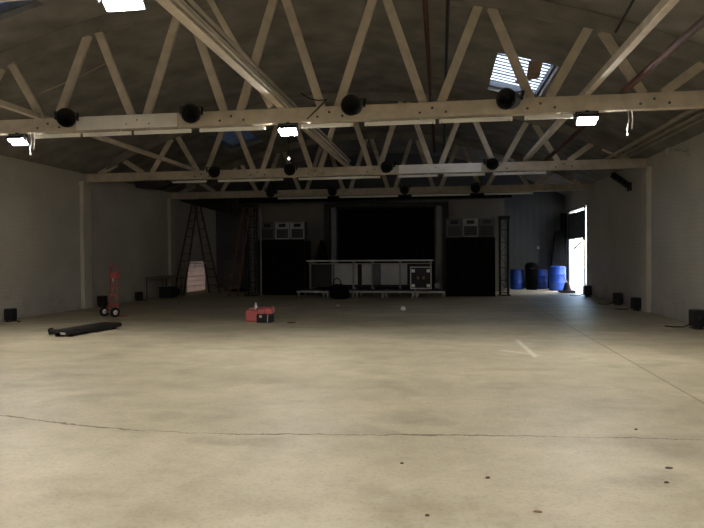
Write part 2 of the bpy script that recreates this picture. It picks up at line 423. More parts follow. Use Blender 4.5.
truss(10.13, 'large cream timber roof truss whose bottom beam carries three lit lamps', (-6.38, -4.5))
truss(17.18, 'second cream timber truss, with a white board right of its middle', (-1.15, 1.1))
truss(23.02, 'farthest and dimmest cream truss, just in front of the stage', None, False)

# longitudinal beams lying on the bottom chords
def beam(x0, y0, x1, y1, z, w, h, label):
    o = MB().bar((x0, y0, z), (x1, y1, z), w, h, bev=.01).build('roof_beam', M['cream']); return tag(o, label, 'beam', 'long beams resting on the truss chords')
beam(-2.66, -1.4, -2.64, 17.3, ZB1+.075, .13, .15, 'thick cream beam running lengthwise over the middle of the trusses')
beam(2.28, -1.4, 2.28, 17.3, ZB1+.055, .10, .11, 'slim cream beam running lengthwise on the right side of the roof')
beam(-7.04, -1.4, -7.2, 17.3, ZB1+.05, .09, .10, 'thin cream beam running lengthwise on the left side of the roof')
tag(MB().bar((-2.80, 9.97, ZB1), (-3.89, 9.97, 5.98), .10, .05, (0, 1, 0), .008).build('diagonal_brace', M['cream']), 'cream diagonal brace crossing the webs just left of the thick beam', 'brace')
def pipe(pts, r, m, name, label, cat='pipe', group=None): return tag(MB().tube(pts, r, 10).build(name, M[m]), label, cat, group)
pipe([(-2.565, -1.4, 4.23), (-2.555, 17.3, 4.23)], .026, 'conduit', 'conduit_pipe', 'zinc conduit along the right top edge of the thick beam')
pipe([(-2.535, -1.4, 4.075), (-2.525, 17.3, 4.075)], .022, 'conduit', 'conduit_pipe', 'zinc conduit beside the foot of the thick beam')
pipe([(2.85, -1.4, 4.11), (2.85, 17.3, 4.11)], .05, 'redpipe', 'sprinkler_pipe', 'dark red pipe beside the slim beam on the right')
pipe([(-.22, -1.4, 5.35), (-.22, 23.1, 5.35)], .04, 'redpipe', 'sprinkler_pipe', 'dark red pipe high under the roof, right of the middle')
pipe([(.12, -1.4, 5.3), (.12, 23.1, 5.3)], .03, 'black', 'conduit_pipe', 'black conduit high under the roof beside the dark red pipe')
for x, z, r, l in ((4.42, ZB1+.045, .045, 'leftmost'), (4.66, ZB1+.035, .035, 'middle'), (4.88, ZB1+.03, .03, 'rightmost')):
    pipe([(x, 4.9, z), (x, 17.3, z)], r, 'conduit', 'conduit_pipe', l+' of the three long pipes lying near the right wall top', group='pipes near the right wall top')
# cables drooping under the roof
def droop(a, b, sag, n=14):
    a, b = Vector(a), Vector(b); return [a.lerp(b, i/n)-Vector((0, 0, sag*4*(i/n)*(1-i/n))) for i in range(n+1)]
pipe(droop((1.6, 8.2, 5.55), (5.2, 8.9, 4.35), .05), .014, 'black', 'roof_cable', 'thin black cable under the roof at the upper right', 'cable')
pipe(droop((-10.2, 11.5, 4.4), (-6.2, 11.2, 5.45), .12), .012, 'conduit', 'roof_cable', 'thin pale cable under the roof at the upper left', 'cable')
pipe(droop((-2.3, 10.02, 4.28), (-1.86, 10.03, 4.16), .06)+droop((-1.86, 10.03, 4.16), (-2.2, 10.02, 3.84), .0), .011, 'black', 'loop_cable', 'black cable looped over the chord above the middle lamp', 'cable')
pipe([(2.6, 8.6, 5.35), (2.62, 8.4, 5.1), (2.5, 9.3, 4.75)], .018, 'black', 'roof_cable', 'short black cable hanging beside the slim right beam', 'cable')

# ------------------------------------------------------------------ lamps
def lamp(loc, label, lens='lens'):
    t = thing('flood_lamp', label, 'lamp', loc, 0, 'lit lamps under the trusses')
    Rt = Matrix.Rotation(math.radians(-39), 3, 'X')
    def tb(mb, c, d, bev): return mb.box(Rt @ Vector(c)+Vector((0, 0, -.07)), d, Rt, bev)
    h = MB(); tb(h, (0, .01, .03), (.31, .21, .07), .012)
    for k in range(5): tb(h, (-.1+.05*k, 0, .075), (.012, .17, .03), .003)
    h.build('housing', M['dgrey'], t)
    vz = MB(); tb(vz, (0, -.098, -.035), (.32, .008, .07), .002)
    for sx in (-1, 1): tb(vz, (sx*.156, -.045, -.025), (.006, .09, .045), .002)
    vz.build('added_visor', M['black'], t)  # added to keep the lamp's upward light off the beams
    b = MB().b2((-.03, -.03, .03), (.03, .03, .06))
    for sx in (-1, 1): b.b2((sx*.165-.006, -.025, -.07), (sx*.165+.006, .025, .045), .002)
    b.b2((-.171, -.025, .035), (.171, .025, .045)).build('bracket', M['black'], t)
    tb(MB(), (0, .01, -.012), (.28, .175, .018), .008).build('diffuser', M[lens], t, 'glowing white diffuser')
    return t
zl = ZB0-.05
L0 = lamp((-7.54, 10.08, zl), 'lit lamp under the nearest visible chord at the far left')
dup(L0, (-2.54, 10.08, zl), 0, 'lit lamp under the nearest visible chord, below the thick beam')
dup(L0, (2.28, 10.08, zl), 0, 'lit lamp under the nearest visible chord, on the right')
L1 = lamp((-2.57, 4.70, 3.765), 'brightest lit lamp at the top edge, closest to the viewer', 'lens_soft'); L1.scale = (1.15, 1, 1)
for x, y, l in ((-7.54, 4.76, 'unseen lamp added under the closest truss on the left, above the picture'), (2.28, 4.76, 'unseen lamp added under the closest truss on the right, above the picture')):
    dup(L1, (x, y, zl), 0, l)  # two lamps added out of view to light the near floor
for x, l in ((-7.54, 'unseen panel lamp added behind the viewer on the left'), (-2.54, 'unseen panel lamp added behind the viewer near the middle'), (2.28, 'unseen panel lamp added behind the viewer on the right')):
    t = thing('added_panel_lamp', l, 'lamp', (x, -1.5, ZB0-.1), 0, 'panel lamps added unseen behind the viewer')  # unseen panel lamps added to brighten the foreground
    MB().b2((-.62, -.32, 0), (.62, .32, .05), .008).build('housing', M['steel'], t)
    for sx in (-.4, .4): MB().b2((sx-.02, -.02, .05), (sx+.02, .02, .10)).build('hanger', M['steel'], t)
    MB().b2((-.6, -.3, -.03), (.6, .3, 0), .01).build('diffuser', M['panel'], t, 'glowing white diffuser')
for x, y, z, l in ((-7.2, 9.95, 3.42, 'short white pull cord hanging beside the far left lamp'), (2.86, 9.98, 3.42, 'short white pull cord hanging beside the right lamp')):
    t = thing('pull_cord', l, 'cord', (x, y, z))
    MB().tube([(0, 0, .36), (.02, 0, .2), (-.01, 0, .05), (.0, 0, 0)], .010, 6).build('cord', M['white'], t)
    MB().tube([(.07, .02, .36), (.075, 0, .2), (.06, 0, .06)], .007, 6).build('cord', M['white'], t)
    MB().lathe([(0, -.04), (.018, -.035), (.012, 0), (0, .005)], (0, 0, 0), n=10).build('toggle', M['white'], t)

# slim white battens under the chords
def batten(x0, x1, Y, label, group):
    t = thing('strip_light', label, 'strip light', ((x0+x1)/2, Y, ZB0-.08), 0, group); w = (x1-x0)/2
    MB().b2((-w, -.03, .01), (w, .03, .045), .006).build('batten', M['tube'], t)
    MB().tube([(-w+.03, 0, -.005), (w-.03, 0, -.005)], .016, 8).build('tube', M['white'], t)
    for s in (-1, 1): MB().b2((s*w-.02, -.02, -.02), (s*w+.02, .02, .045), .004).build('end_cap', M['tube'], t)
    for s in (-.6, .6): MB().b2((s*w-.012, -.012, .04), (s*w+.012, .012, .08)).build('hanger', M['steel'], t)
b1 = [(-7.2, -6.35), (-6.25, -5.38), (-5.28, -4.28), (-4.08, -2.95), (-2.3, -1.45), (-1.22, -.1), (0, 1.12), (1.35, 2.05)]
w = ['first', 'second', 'third', 'fourth', 'fifth', 'sixth', 'seventh', 'eighth', 'ninth', 'tenth']
for i, (a, b) in enumerate(b1): batten(a, b, 10.08, 'slim white strip under the nearest visible chord, %s from the left' % w[i], 'white strips under the nearest chord')
b2 = [(-7.9, -6.8), (-6.4, -4.5), (-4.0, -1.7), (-1.15, -.1), (.1, 1.18), (1.45, 2.8)]
for i, (a, b) in enumerate(b2): batten(a, b, 17.12, 'slim white strip under the second chord, %s from the left' % w[i], 'white strips under the second chord')
b3 = [(-6.2, -4.3), (-3.8, -1.6), (-1.05, 1.05), (1.6, 3.3)]
for i, (a, b) in enumerate(b3): batten(a, b, 22.96, 'slim pale strip under the farthest chord, %s from the left' % w[i], 'pale strips under the farthest chord')

# black stage lights clamped on the chords
def par(loc, rz, tilt, label, s=1.0, group=None):
    t = thing('stage_light', label, 'stage light', loc, rz, group); t.scale = (s, s, s)
    ax = Vector((0, -math.cos(tilt), -math.sin(tilt)))
    can = MB().lathe([(0, -.17), (.07, -.165), (.12, -.12), (.145, -.02), (.15, .16), (.165, .165), (.165, .19), (.14, .19), (.135, .1), (0, .02)], (0, -.26, 0), ax, 20)
    can.build('can', M['black'], t)
    yk = MB()
    for sx in (-1, 1): yk.bar((sx*.175, -.26, 0), (sx*.175, -.16, .13), .012, .04, (1, 0, 0))
    yk.bar((-.18, -.16, .13), (.18, -.16, .13), .04, .012); yk.build('yoke', M['black'], t)
    for sx in (-1, 1): MB().lathe([(0, .03), (.03, .028), (.03, 0), (0, 0)], (sx*.165, -.26, 0), (sx, 0, 0), 10).build('tilt_knob', M['black'], t)
    cl = MB().b2((-.05, -.2, .05), (.05, .14, .12), .008).b2((-.04, .085, -.03), (.04, .14, .12), .008); cl.build('clamp', M['blackp'], t)
zs = ZB1-.06
for X, r, tl, l in ((-6.61, .55, .1, 'leftmost black stage light clamped to the nearest visible chord'), (-4.26, .35, .25, 'second black stage light from the left on the nearest visible chord'),
                 (-1.37, -.1, .15, 'black stage light at the middle of the nearest visible chord'), (1.22, -.5, .1, 'black stage light on the nearest chord below the bright roof light')):
    par((X, 10.13, zs), r, tl, l, 1.0, 'stage lights on the nearest chord')
for X, r, l in ((-6.63, .5, 'leftmost black stage light on the second chord'), (-4.23, .1, 'second black stage light from the left on the second chord'), (-1.38, -.2, 'black stage light just left of the white board on the second chord'),
                (1.29, .2, 'black stage light just right of the white board on the second chord')):
    par((X, 17.18, zs), r, .2, l, 1.0, 'stage lights on the second chord')
for X, r, l in ((-6.58, .4, 'leftmost black stage light on the farthest chord'), (-4.06, .1, 'second black stage light on the farthest chord'), (-1.32, 0, 'third black stage light on the farthest chord'), (1.33, -.2, 'rightmost black stage light on the farthest chord')):
    par((X, 23.02, zs), r, .5, l, 1.0, 'stage lights on the farthest chord')

# small fittings high up
t = thing('security_light', 'white round security light on an arm high on the right wall', 'light', (XR-.02, 14.4, 3.76))
MB().b2((-.03, -.06, -.08), (.02, .06, .08), .01).build('wall_plate', M['steel'], t)
MB().tube([(0, 0, 0), (-.2, -.1, .04), (-.42, -.16, .03)], .02, 8).build('arm', M['steel'], t)
MB().lathe([(0, -.07), (.04, -.06), (.066, -.02), (.066, .02), (.04, .06), (0, .07)], (-.46, -.17, .03), n=16).build('globe', M['ltgrey'], t)
t = thing('duct_bracket', 'black angled bracket high on the right wall beyond the second truss', 'bracket', (XR-.01, 18.6, 3.45))
MB().b2((-.04, -.15, -.12), (.02, .15, .12), .01).build('wall_plate', M['black'], t)
MB().bar((-.03, 0, .02), (-.55, -.25, .34), .12, .16, bev=.02).build('arm', M['black'], t)
t = thing('pendant_bulb', 'tiny lit bulb hanging between the first and second trusses', 'bulb', (-4.27, 17.0, 4.30))
MB().tube([(0, 0, .06), (0, 0, 1.2)], .006, 6).build('flex', M['black'], t)
MB().lathe([(0, -.035), (.028, -.02), (.032, .005), (.018, .04), (0, .05)], n=12).build('bulb_glass', M['bulb'], t)
t = thing('hanging_speaker', 'small black speaker hanging under the second chord left of the middle', 'speaker', (-4.75, 17.18, 3.46))
MB().box((0, 0, 0), (.15, .15, .26), None, .01).build('cabinet', M['blackp'], t)
MB().box((0, -.08, 0), (.13, .012, .24), None, .004).build('grille', M['blackc'], t)
MB().tube([(0, 0, .13), (0, 0, .34)], .012, 8).build('drop_rod', M['black'], t)
t = thing('ceiling_duct', 'black box-shaped heater tucked under the left end of the second chord', 'heater', (-8.4, 17.18, 3.66))
MB().prism([(-.55, .10), (-.5, -.08), (.1, -.13), (.6, .02), (.55, .10)], -.22, .22).build('housing', M['black'], t)
for sx in (-.35, .35): MB().b2((sx-.02, -.02, .1), (sx+.02, .02, .15)).build('hanger', M['black'], t)

# dark rippled strips along the far truss, over ladder and stage
def drape(x0, x1, zt0, zt1, zb0, zb1, Y, amp=.035, per=.22, th=.012):
    n = max(8, int((x1-x0)/.03)); A = []; B = []
    for i in range(n+1):
        f = i/n; x = x0+(x1-x0)*f; y = Y+amp*math.sin(2*PI*(x-x0)/per)
        A.append(((x, y, zb0+(zb1-zb0)*f), (x, y, zt0+(zt1-zt0)*f)))
    mb = MB()
    for dy, fl_ in ((0, 1), (th, -1)):
        vs = []; fs = []
        for a, b in A: vs += [(a[0], a[1]+dy, a[2]), (b[0], b[1]+dy, b[2])]
        for i in range(n): fs.append([2*i, 2*i+2, 2*i+3, 2*i+1][::fl_])
        mb.add(vs, fs, True)
    return mb
tag(drape(-10.3, -8.0, 3.79, 3.79, 3.72, 3.10, 23.22).build('dark_strip', M['greyc']), 'charcoal strip under the farthest truss above the tall ladder', 'drape')
tag(drape(-7.9, 2.6, 3.79, 3.79, 3.62, 3.62, 23.3).build('dark_strip', M['blackc']), 'long narrow black strip above the stage', 'drape')

# ------------------------------------------------------------------ stage
ZD = .25
def riser(x0, label):
    w, d = 1.04, 1.2
    t = thing('stage_riser', label, 'stage platform', (x0+.53, 21.66+d/2, 0), 0, 'low platforms along the stage front')
    MB().b2((-w/2, -d/2, ZD-.03), (w/2, d/2, ZD), .004).build('deck', M['blackp'], t)
    fr = MB()
    for s in (-1, 1):
        fr.b2((-w/2, s*(d/2)-.012, ZD-.06), (w/2, s*(d/2)+.012, ZD-.005)); fr.b2((s*(w/2)-.012, -d/2, ZD-.085), (s*(w/2)+.012, d/2, ZD-.005))
    fr.build('rim', M['alu'], t)
    for sx in (-1, 1):
        for sy in (-1, 1): MB().b2((sx*(w/2-.06)-.022, sy*(d/2-.05)-.022, 0), (sx*(w/2-.06)+.022, sy*(d/2-.05)+.022, ZD-.03), .003).build('leg', M['alu'], t)
rl = ['leftmost low platform at the stage front', 'second low platform from the left at the stage front, behind the black bag', 'middle low platform at the stage front', 'fourth low platform from the left at the stage front', 'rightmost low platform at the stage front']
for k in range(5): riser(-5.2+k*1.07, rl[k])
# booth
t = thing('booth_counter', 'long pale-topped booth counter standing at the stage', 'counter', (-2.68, 23.2, 0))
MB().b2((-2.42, -.3, 1.29), (2.42, .3, 1.335), .006).build('countertop', M['white'], t)
MB().tube([(-2.35, -.22, 1.20), (2.35, -.22, 1.20)], .018, 8).build('rail', M['alu'], t)
for x in (-2.3, -1.42, -.62, .1, 1.15, 2.3):
    MB().b2((x-.03, -.25, 0), (x+.03, -.19, 1.295)).build('post', M['greyfr'], t)
    MB().b2((x-.03, .19, 0), (x+.03, .25, 1.295)).build('post', M['greyfr'], t)
for x0, x1, m in ((-1.36, -.46, 'ltgrey'), (-.30, .12, 'ltgrey'), (.42, 1.42, 'ltgrey')):
    MB().b2((x0, -.18, .40), (x1, -.15, 1.18), .006).build('front_panel', M[m], t)
MB().b2((.13, -.17, .40), (.41, -.145, 1.18), .006).build('front_panel', M['dgrey'], t, 'dark grey front panel')
MB().b2((-2.3, .1, .28), (2.3, .14, 1.2)).build('back_panel', M['blackp'], t)
# flight case
t = thing('flight_case', 'black flight case with pale corners under the right end of the counter', 'case', (-.72, 22.3, ZD))
MB().b2((-.36, -.28, .06), (.36, .28, .84), .006).build('body', M['blackp'], t)
eg = MB()
for sx in (-1, 1):
    for z in (.07, .83): eg.b2((sx*.36-.018, -.29, z-.018), (sx*.36+.018, .29, z+.018))
    eg.b2((sx*.36-.018, -.293, .06), (sx*.36+.018, -.26, .84))
for z in (.07, .83): eg.b2((-.36, -.293, z-.018), (.36, -.26, z+.018))
eg.build('edge_trim', M['steel'], t)
for sx in (-1, 1):
    for z in (.17, .70): MB().b2((sx*.27-.06, -.31, z-.055), (sx*.27+.06, -.285, z+.055), .012).build('corner_plate', M['white'], t)
    MB().b2((sx*.10-.04, -.305, .40), (sx*.10+.04, -.285, .50), .006).build('latch', M['wood'], t)
for sx in (-1, 1):
    for sy in (-1, 1): MB().lathe([(0, -.03), (.035, -.03), (.035, .03), (0, .03)], (sx*.28, sy*.2, .035), (1, 0, 0), 10).build('caster', M['rubber'], t)
# backdrop
t = thing('backdrop_frame', 'wide black backdrop in a grey frame behind the counter', 'backdrop', (-2.2, 24.6, 0))
drape(-1.95, 1.95, 3.42, 3.42, .05, .05, 0, .04, .3).build('curtain', M['blackc'], t)
for sx in (-1, 1):
    MB().b2((sx*2.12-.10, -.1, 0), (sx*2.12+.10, .1, 3.5), .01).build('side_post', M['greyfr'], t)
    MB().b2((sx*2.40-.11, -.12, 0), (sx*2.40+.11, .12, 3.6), .01).build('outer_post', M['black'], t)
MB().b2((-2.5, -.1, 3.44), (2.5, .1, 3.62), .01).build('header', M['black'], t)

# speaker platforms and speakers
def platform(x0, x1, y, label):
    t = thing('skirted_platform', label, 'platform', ((x0+x1)/2, y, 0), 0, 'tall black speaker platforms'); w = (x1-x0)/2
    MB().b2((-w, -.05, 2.10), (w, 1.2, 2.16), .005).build('deck', M['blackp'], t)
    drape(-w, w, 2.12, 2.12, .01, .01, -.07, .02, .31).build('skirt', M['blackc'], t)
    for sx in (-1, 1):
        MB().b2((sx*w-.03, 0, 0), (sx*w+.03, .06, 2.1)).build('leg', M['black'], t); MB().b2((sx*w-.03, 1.1, 0), (sx*w+.03, 1.16, 2.1)).build('leg', M['black'], t)
        MB().b2((sx*w-.015, -.03, .02), (sx*w+.015, 1.16, 2.1)).build('side_skirt', M['blackc'], t)
platform(-6.99, -5.2, 22.95, 'tall black-skirted platform left of the stage')
platform(.19, 1.9, 22.45, 'tall black-skirted platform right of the stage')
def speaker(loc, label, dark=False):
    t = thing('speaker_cabinet', label, 'speaker', loc, 0, 'speaker cabinets on the black platforms')
    fm = M['dgrey'] if dark else M['palefr']
    MB().b2((-.275, 0, 0), (.275, .5, .66), .008).build('cabinet', M['blackp'], t)
    fr = MB()
    for sx in (-1, 1): fr.b2((sx*.255-.025, -.02, 0), (sx*.255+.025, .01, .66))
    for z in (.02, .41, .64): fr.b2((-.275, -.02, z-.02), (.275, .01, z+.02))
    fr.build('front_frame', fm, t)
    MB().b2((-.235, -.008, .42), (.235, .004, .63)).build('horn_baffle', fm, t)
    MB().box((0, -.012, .53), (.27, .03, .125), None, .03).build('horn', M['black'], t)
    sl = MB()
    for k in range(5): sl.b2((-.235, -.012, .07+k*.068), (.235, .0, .085+k*.068))
    sl.build('grille_bars', M['dgrey'], t)
for k, l in enumerate(('dim speaker at the left end of the left platform', 'middle speaker on the left platform', 'right speaker on the left platform')):
    speaker((-6.66+k*.595, 23.0, 2.16), l, k == 0)
for k, l in enumerate(('left speaker on the right platform', 'middle speaker on the right platform, palest of its row', 'right speaker on the right platform')):
    speaker((.48+k*.58, 22.5, 2.16), l, k != 1)

# lighting towers
def tower(loc, w, h, label):
    t = thing('lighting_tower', label, 'tower', loc, 0, 'black ladder towers beside the stage')
    for sx in (-1, 1):
        for y in (0, .3): MB().tube([(sx*w/2, y, .03), (sx*w/2, y, h)], .03, 8).build('upright', M['black'], t)
    r = MB(); n = int(h/.42)
    for k in range(n+1):
        z = .1+(h-.15)*k/n
        for y in (0, .3): r.tube([(-w/2, y, z), (w/2, y, z)], .012, 6)
        if k < n:
            z2 = .1+(h-.15)*(k+1)/n
            r.tube([(w/2*(-1)**k, .3, z), (-w/2*(-1)**k, .3, z2)], .010, 6)
            for sx in (-1, 1): r.tube([(sx*w/2, .3*(k % 2), z), (sx*w/2, .3*((k+1) % 2), z2)], .010, 6)
    r.build('lattice', M['black'], t)
    MB().b2((-w/2-.08, -.08, 0), (w/2+.08, .38, .03)).build('base_plate', M['black'], t)
    MB().b2((-w/2-.05, -.05, h-.14), (w/2+.05, .35, h), .01).build('top_cap', M['black'], t)
tower((2.3, 22.95, 0), .30, 2.93, 'slim black lattice tower right of the right platform')
tower((-7.15, 22.35, 0), .36, 3.5, 'black lattice tower left of the left platform')
pipe([(-6.72, 22.3, 0), (-6.72, 22.3, 3.3)], .035, 'greyfr', 'scaffold_pole', 'upright grey pole beside the left platform', 'pole')

# odds and ends on the stage
def blob(c, d, seed, nu=20, nv=12, flat=.0, amp=.12):
    r = random.Random(seed); ph = [r.uniform(0, 6) for _ in range(6)]; vs = []; fs = []
    for i in range(nv+1):
        th = PI*i/nv
        for j in range(nu):
            p = 2*PI*j/nu
            k = 1+amp*math.sin(3*p+ph[0])*math.sin(2*th+ph[1])+amp*.6*math.sin(5*p+ph[2]+3*th)
            x, y, z = math.sin(th)*math.cos(p), math.sin(th)*math.sin(p), math.cos(th)
            z = max(z, -.75) if True else z
            vs.append((c[0]+x*k*d[0]/2, c[1]+y*k*d[1]/2, c[2]+(z*(1+(k-1)*(z > 0))+.75)*d[2]/1.75))
    for i in range(nv):
        for j in range(nu): fs.append([i*nu+j, i*nu+(j+1) % nu, (i+1)*nu+(j+1) % nu, (i+1)*nu+j])
    return MB().add(vs, fs, True)
t = thing('duffel_bag', 'slumped black bag on the floor in front of the low platforms', 'bag', (-3.55, 21.15, 0))
blob((0, 0, 0), (.72, .5, .5), 3).build('bag_body', M['blackc'], t)
MB().tube([(-.2, 0, .42), (-.18, 0, .66), (-.08, 0, .74), (.04, 0, .66), (.1, 0, .44)], .02, 8).build('handle', M['blackc'], t)
tag(blob((-3.1, 18.27, 0), (.12, .10, .04), 5).build('crumpled_paper', M['white']), 'small grey crumpled paper on the floor near the black bag', 'litter')
tag(blob((-1.05, 16.95, 0), (.15, .13, .12), 8, amp=.06).build('paper_ball', M['white']), 'small white ball of paper on the floor before the stage', 'litter')
t = thing('draped_mound', 'black cloth mound on a stand behind the left end of the counter', 'draped stand', (-4.73, 24.12, 0))
MB().lathe([(.22, 0), (.22, 1.25), (.26, 1.32), (.22, 1.55), (.15, 1.9), (.05, 2.13), (0, 2.14)], n=14).build('cloth', M['blackc'], t)
t = thing('clip_lamp', 'small pale round lamp on the rightmost low platform', 'lamp', (-.14, 22.1, ZD))
MB().lathe([(0, .0), (.07, 0), (.08, .03), (.03, .05), (.03, .09), (0, .09)]).build('base', M['black'], t)
MB().lathe([(0, -.06), (.06, -.05), (.11, .02), (.11, .05), (0, .03)], (0, -.02, .15), (.3, -.7, .5), 14).build('reflector', M['ltgrey'], t)
tag(MB().b2((1.55, 23.0, 0), (1.8, 23.2, .02)).build('floor_mat', M['blackp']), 'small black mat on the floor behind the right platform', 'mat') if False else None

# ------------------------------------------------------------------ left side
# tall step ladder
t = thing('step_ladder', 'very tall brown wooden step ladder standing open at the far left', 'ladder', (-9.76, 23.5, 0), math.radians(54))
HT = 3.62
def rails(sgn):
    y0 = sgn*.82
    out = []
    for sx in (-1, 1): out.append(((sx*.38, y0, 0), (sx*.19, sgn*.06, HT)))
    return out
TM = Matrix.Rotation(PI/2, 3, 'Z')
def lb(p): return (p[1], p[0], p[2])
for sgn, nm in ((-1, 'front_rail'), (1, 'rear_rail')):
    for a, b in rails(sgn): MB().bar(lb(a), lb(b), .045, .085, (0, 1, 0), .006).build(nm, M['ladder'], t)
st = MB(); rr = MB()
for k in range(1, 11):
    f = k/11
    a, b = rails(-1); p = Vector(a[0]).lerp(Vector(a[1]), f); q = Vector(b[0]).lerp(Vector(b[1]), f)
    MB().bar(lb(p), lb(q), .095, .026).build('step', M['ladder'], t)
    if k % 1 == 0:
        a, b = rails(1); p = Vector(a[0]).lerp(Vector(a[1]), f); q = Vector(b[0]).lerp(Vector(b[1]), f)
        MB().bar(lb(p), lb(q), .03, .04).build('rear_rung', M['ladder'], t)
MB().box((0, 0, HT+.02), (.24, .50, .04), None, .008).build('top_cap', M['ladder'], t)
for sx in (-1, 1): MB().bar((-.55, sx*.315, 1.24), (.55, sx*.315, 1.24), .02, .03).build('spreader', M['steel'], t)
# leaning orange ladder
t = thing('leaning_ladder', 'faded orange ladder leaning against the left lattice tower', 'ladder', (-7.7, 21.95, 0), 0)
p0 = [(-.18, 0, 0), (.18, 0, 0)]; p1 = [(.36, .22, 3.3), (.60, .22, 3.3)]
for a, b in zip(p0, p1): MB().bar(a, b, .035, .07, (0, 1, 0)).build('rail', M['orange'], t)
for k in range(1, 11):
    f = k/11; MB().bar(Vector(p0[0]).lerp(Vector(p1[0]), f), Vector(p0[1]).lerp(Vector(p1[1]), f), .03, .03).build('rung', M['orange'], t)
# cabinet
t = thing('metal_cabinet', 'grey-green metal cabinet beside the tall step ladder', 'cabinet', (-8.98, 25.7, 0))
MB().b2((-.38, -.25, .05), (.38, .25, 1.32), .01).build('body', M['cabinet'], t)
for sx in (-1, 1):
    dd = MB().b2((sx*.185-.175, -.268, .09), (sx*.185+.175, -.25, 1.28), .006).build('door', M['cabinet'], t)
    MB().b2((sx*.05-.012, -.29, .62), (sx*.05+.012, -.268, .74), .004).build('handle', M['steel'], dd)
MB().b2((-.36, -.22, 0), (.36, .22, .05)).build('plinth', M['black'], t)
# low hatch in the far left wall, hung with pale sheets that daylight comes through
hf = MB()
for y in (HY0+.03, HY1-.03): hf.b2((XL-.12, y-.03, 0), (XL-.02, y+.03, HZ))
hf.b2((XL-.12, HY0, HZ-.05), (XL-.02, HY1, HZ))
h = struct('door_2', hf, M['ltgrey'], 'low pale hatch letting daylight through in the far left wall behind the tall ladder')
for y0, y1 in ((HY0+.06, (HY0+HY1)/2-.004), ((HY0+HY1)/2+.004, HY1-.06)):
    sh = MB()
    for k in range(6): sh.b2((XL-.085-.01*(k % 2), y0, .0+k*.215), (XL-.075-.01*(k % 2), y1, .0+k*.215+.23))
    sh.build('sheet', M['sheet'], h)
struct('ground', MB().b2((XL-30, 8, -.25), (XL-T, 60, -.02)), M['ground'], 'yard outside the far left hatch')
# table
t = thing('folding_table', 'thin brown-topped table along the left wall before the tall ladder', 'table', (-10.1, 21.3, 0))
MB().b2((-.36, -.9, .76), (.36, .9, .80), .006).build('tabletop', M['wood'], t)
for sx in (-1, 1):
    for sy in (-1, 1): MB().tube([(sx*.30, sy*.78, 0), (sx*.30, sy*.78, .76)], .016, 8).build('leg', M['black'], t)
t = thing('black_crate', 'black crate on the floor under the thin table', 'crate', (-10.05, 21.5, 0))
MB().b2((-.22, -.3, 0), (.22, .3, .36), .015).build('body', M['blackp'], t)
MB().b2((-.24, -.32, .36), (.24, .32, .41), .01).build('lid', M['blackp'], t)
tag(blob((-10.2, 22.35, 0), (.42, .5, .32), 11).build('black_sack', M['blackc']), 'slumped black sack at the foot of the tall ladder', 'sack')
tag(blob((-8.5, 25.1, 0), (.9, .35, .14), 12).build('folded_tarp', M['blackc']), 'low folded black tarp before the metal cabinet', 'tarp')

# black uplights along the wall bases
def uplight(loc, rz, label, s=1.0, foot=False):
    t = thing('floor_uplight', label, 'uplight', loc, rz, 'black uplights along the wall bases'); t.scale = (s, s, s)
    MB().b2((-.11, -.10, .035), (.11, .10, .31), .015).build('housing', M['blackp'], t)
    MB().b2((-.09, -.08, .30), (.09, .08, .318), .004).build('lens', M['dgrey'], t)
    for sx in (-1, 1): MB().b2((sx*.125-.008, -.03, 0), (sx*.125+.008, .03, .22), .003).build('bracket_arm', M['black'], t)
    MB().b2((-.13, -.08, 0), (.13, .08, .012)).build('bracket_base', M['black'], t)
    for sx in (-1, 1): MB().lathe([(0, .025), (.025, .022), (.025, 0), (0, 0)], (sx*.133, 0, .18), (sx, 0, 0), 10).build('knob', M['black'], t)
    MB().tube([(.0, .1, .08), (.05, .2, .02), (.12, .34, .012), (.24, .42, .012)], .011, 6).build('cable', M['rubber'], t)
for x, y, r, s, l in ((XL+.22, 13.5, -PI/2, 1.0, 'black uplight at the foot of the left wall nearest the viewer'), (XL+.27, 17.5, -PI/2, 1.1, 'black uplight right of the left pilaster, behind the red hand truck'),
                   (XL+.22, 19.9, -PI/2, 1.0, 'farthest black uplight along the left wall'), (XR-.2, 13.4, PI/2, 1.25, 'black uplight at the right edge of the picture'),
                   (XR-.19, 17.42, PI/2, 1.1, 'black uplight just left of the right pilaster base'), (XR-.2, 19.1, PI/2, 1.15, 'black uplight beyond the right pilaster, third from the loading door'),
                   (XR-.25, 22.7, PI/2, 1.25, 'black uplight beside the loading door')):
    uplight((x, y, 0), r, l, s)

# red hand truck
t = thing('hand_truck', 'red two-wheeled hand truck standing near the left wall', 'hand truck', (-8.42, 14.85, 0), math.radians(150))
for sx in (-1, 1): MB().tube([(sx*.20, 0, .13), (sx*.20, -.0, 1.16), (sx*.18, .03, 1.27)], .019, 10).build('upright', M['red'], t)
MB().tube([(-.18, .03, 1.27), (-.07, .05, 1.33), (.07, .05, 1.33), (.18, .03, 1.27)], .02, 10).build('handle', M['red'], t)
for z in (.3, .55, .8, 1.02): MB().bar((-.20, 0, z), (.20, 0, z), .03, .045, bev=.005).build('cross_strap', M['red'], t)
MB().bar((0, 0, .2), (0, 0, 1.16), .05, .015, (0, 1, 0)).build('centre_strap', M['red'], t)
MB().b2((-.17, -.02, .98), (.17, .01, 1.15), .006).build('back_plate', M['red'], t)
MB().box((.03, .022, .95), (.05, .012, .09), None, .003).build('tag_label', M['white'], t, 'white tag')
MB().b2((-.2, -.27, .0), (.2, .02, .014), .003).b2((-.2, .0, .0), (.2, .02, .16), .003).build('toe_plate', M['red'], t)
MB().tube([(-.29, .15, .125), (.29, .15, .125)], .012, 8).build('axle', M['steel'], t)
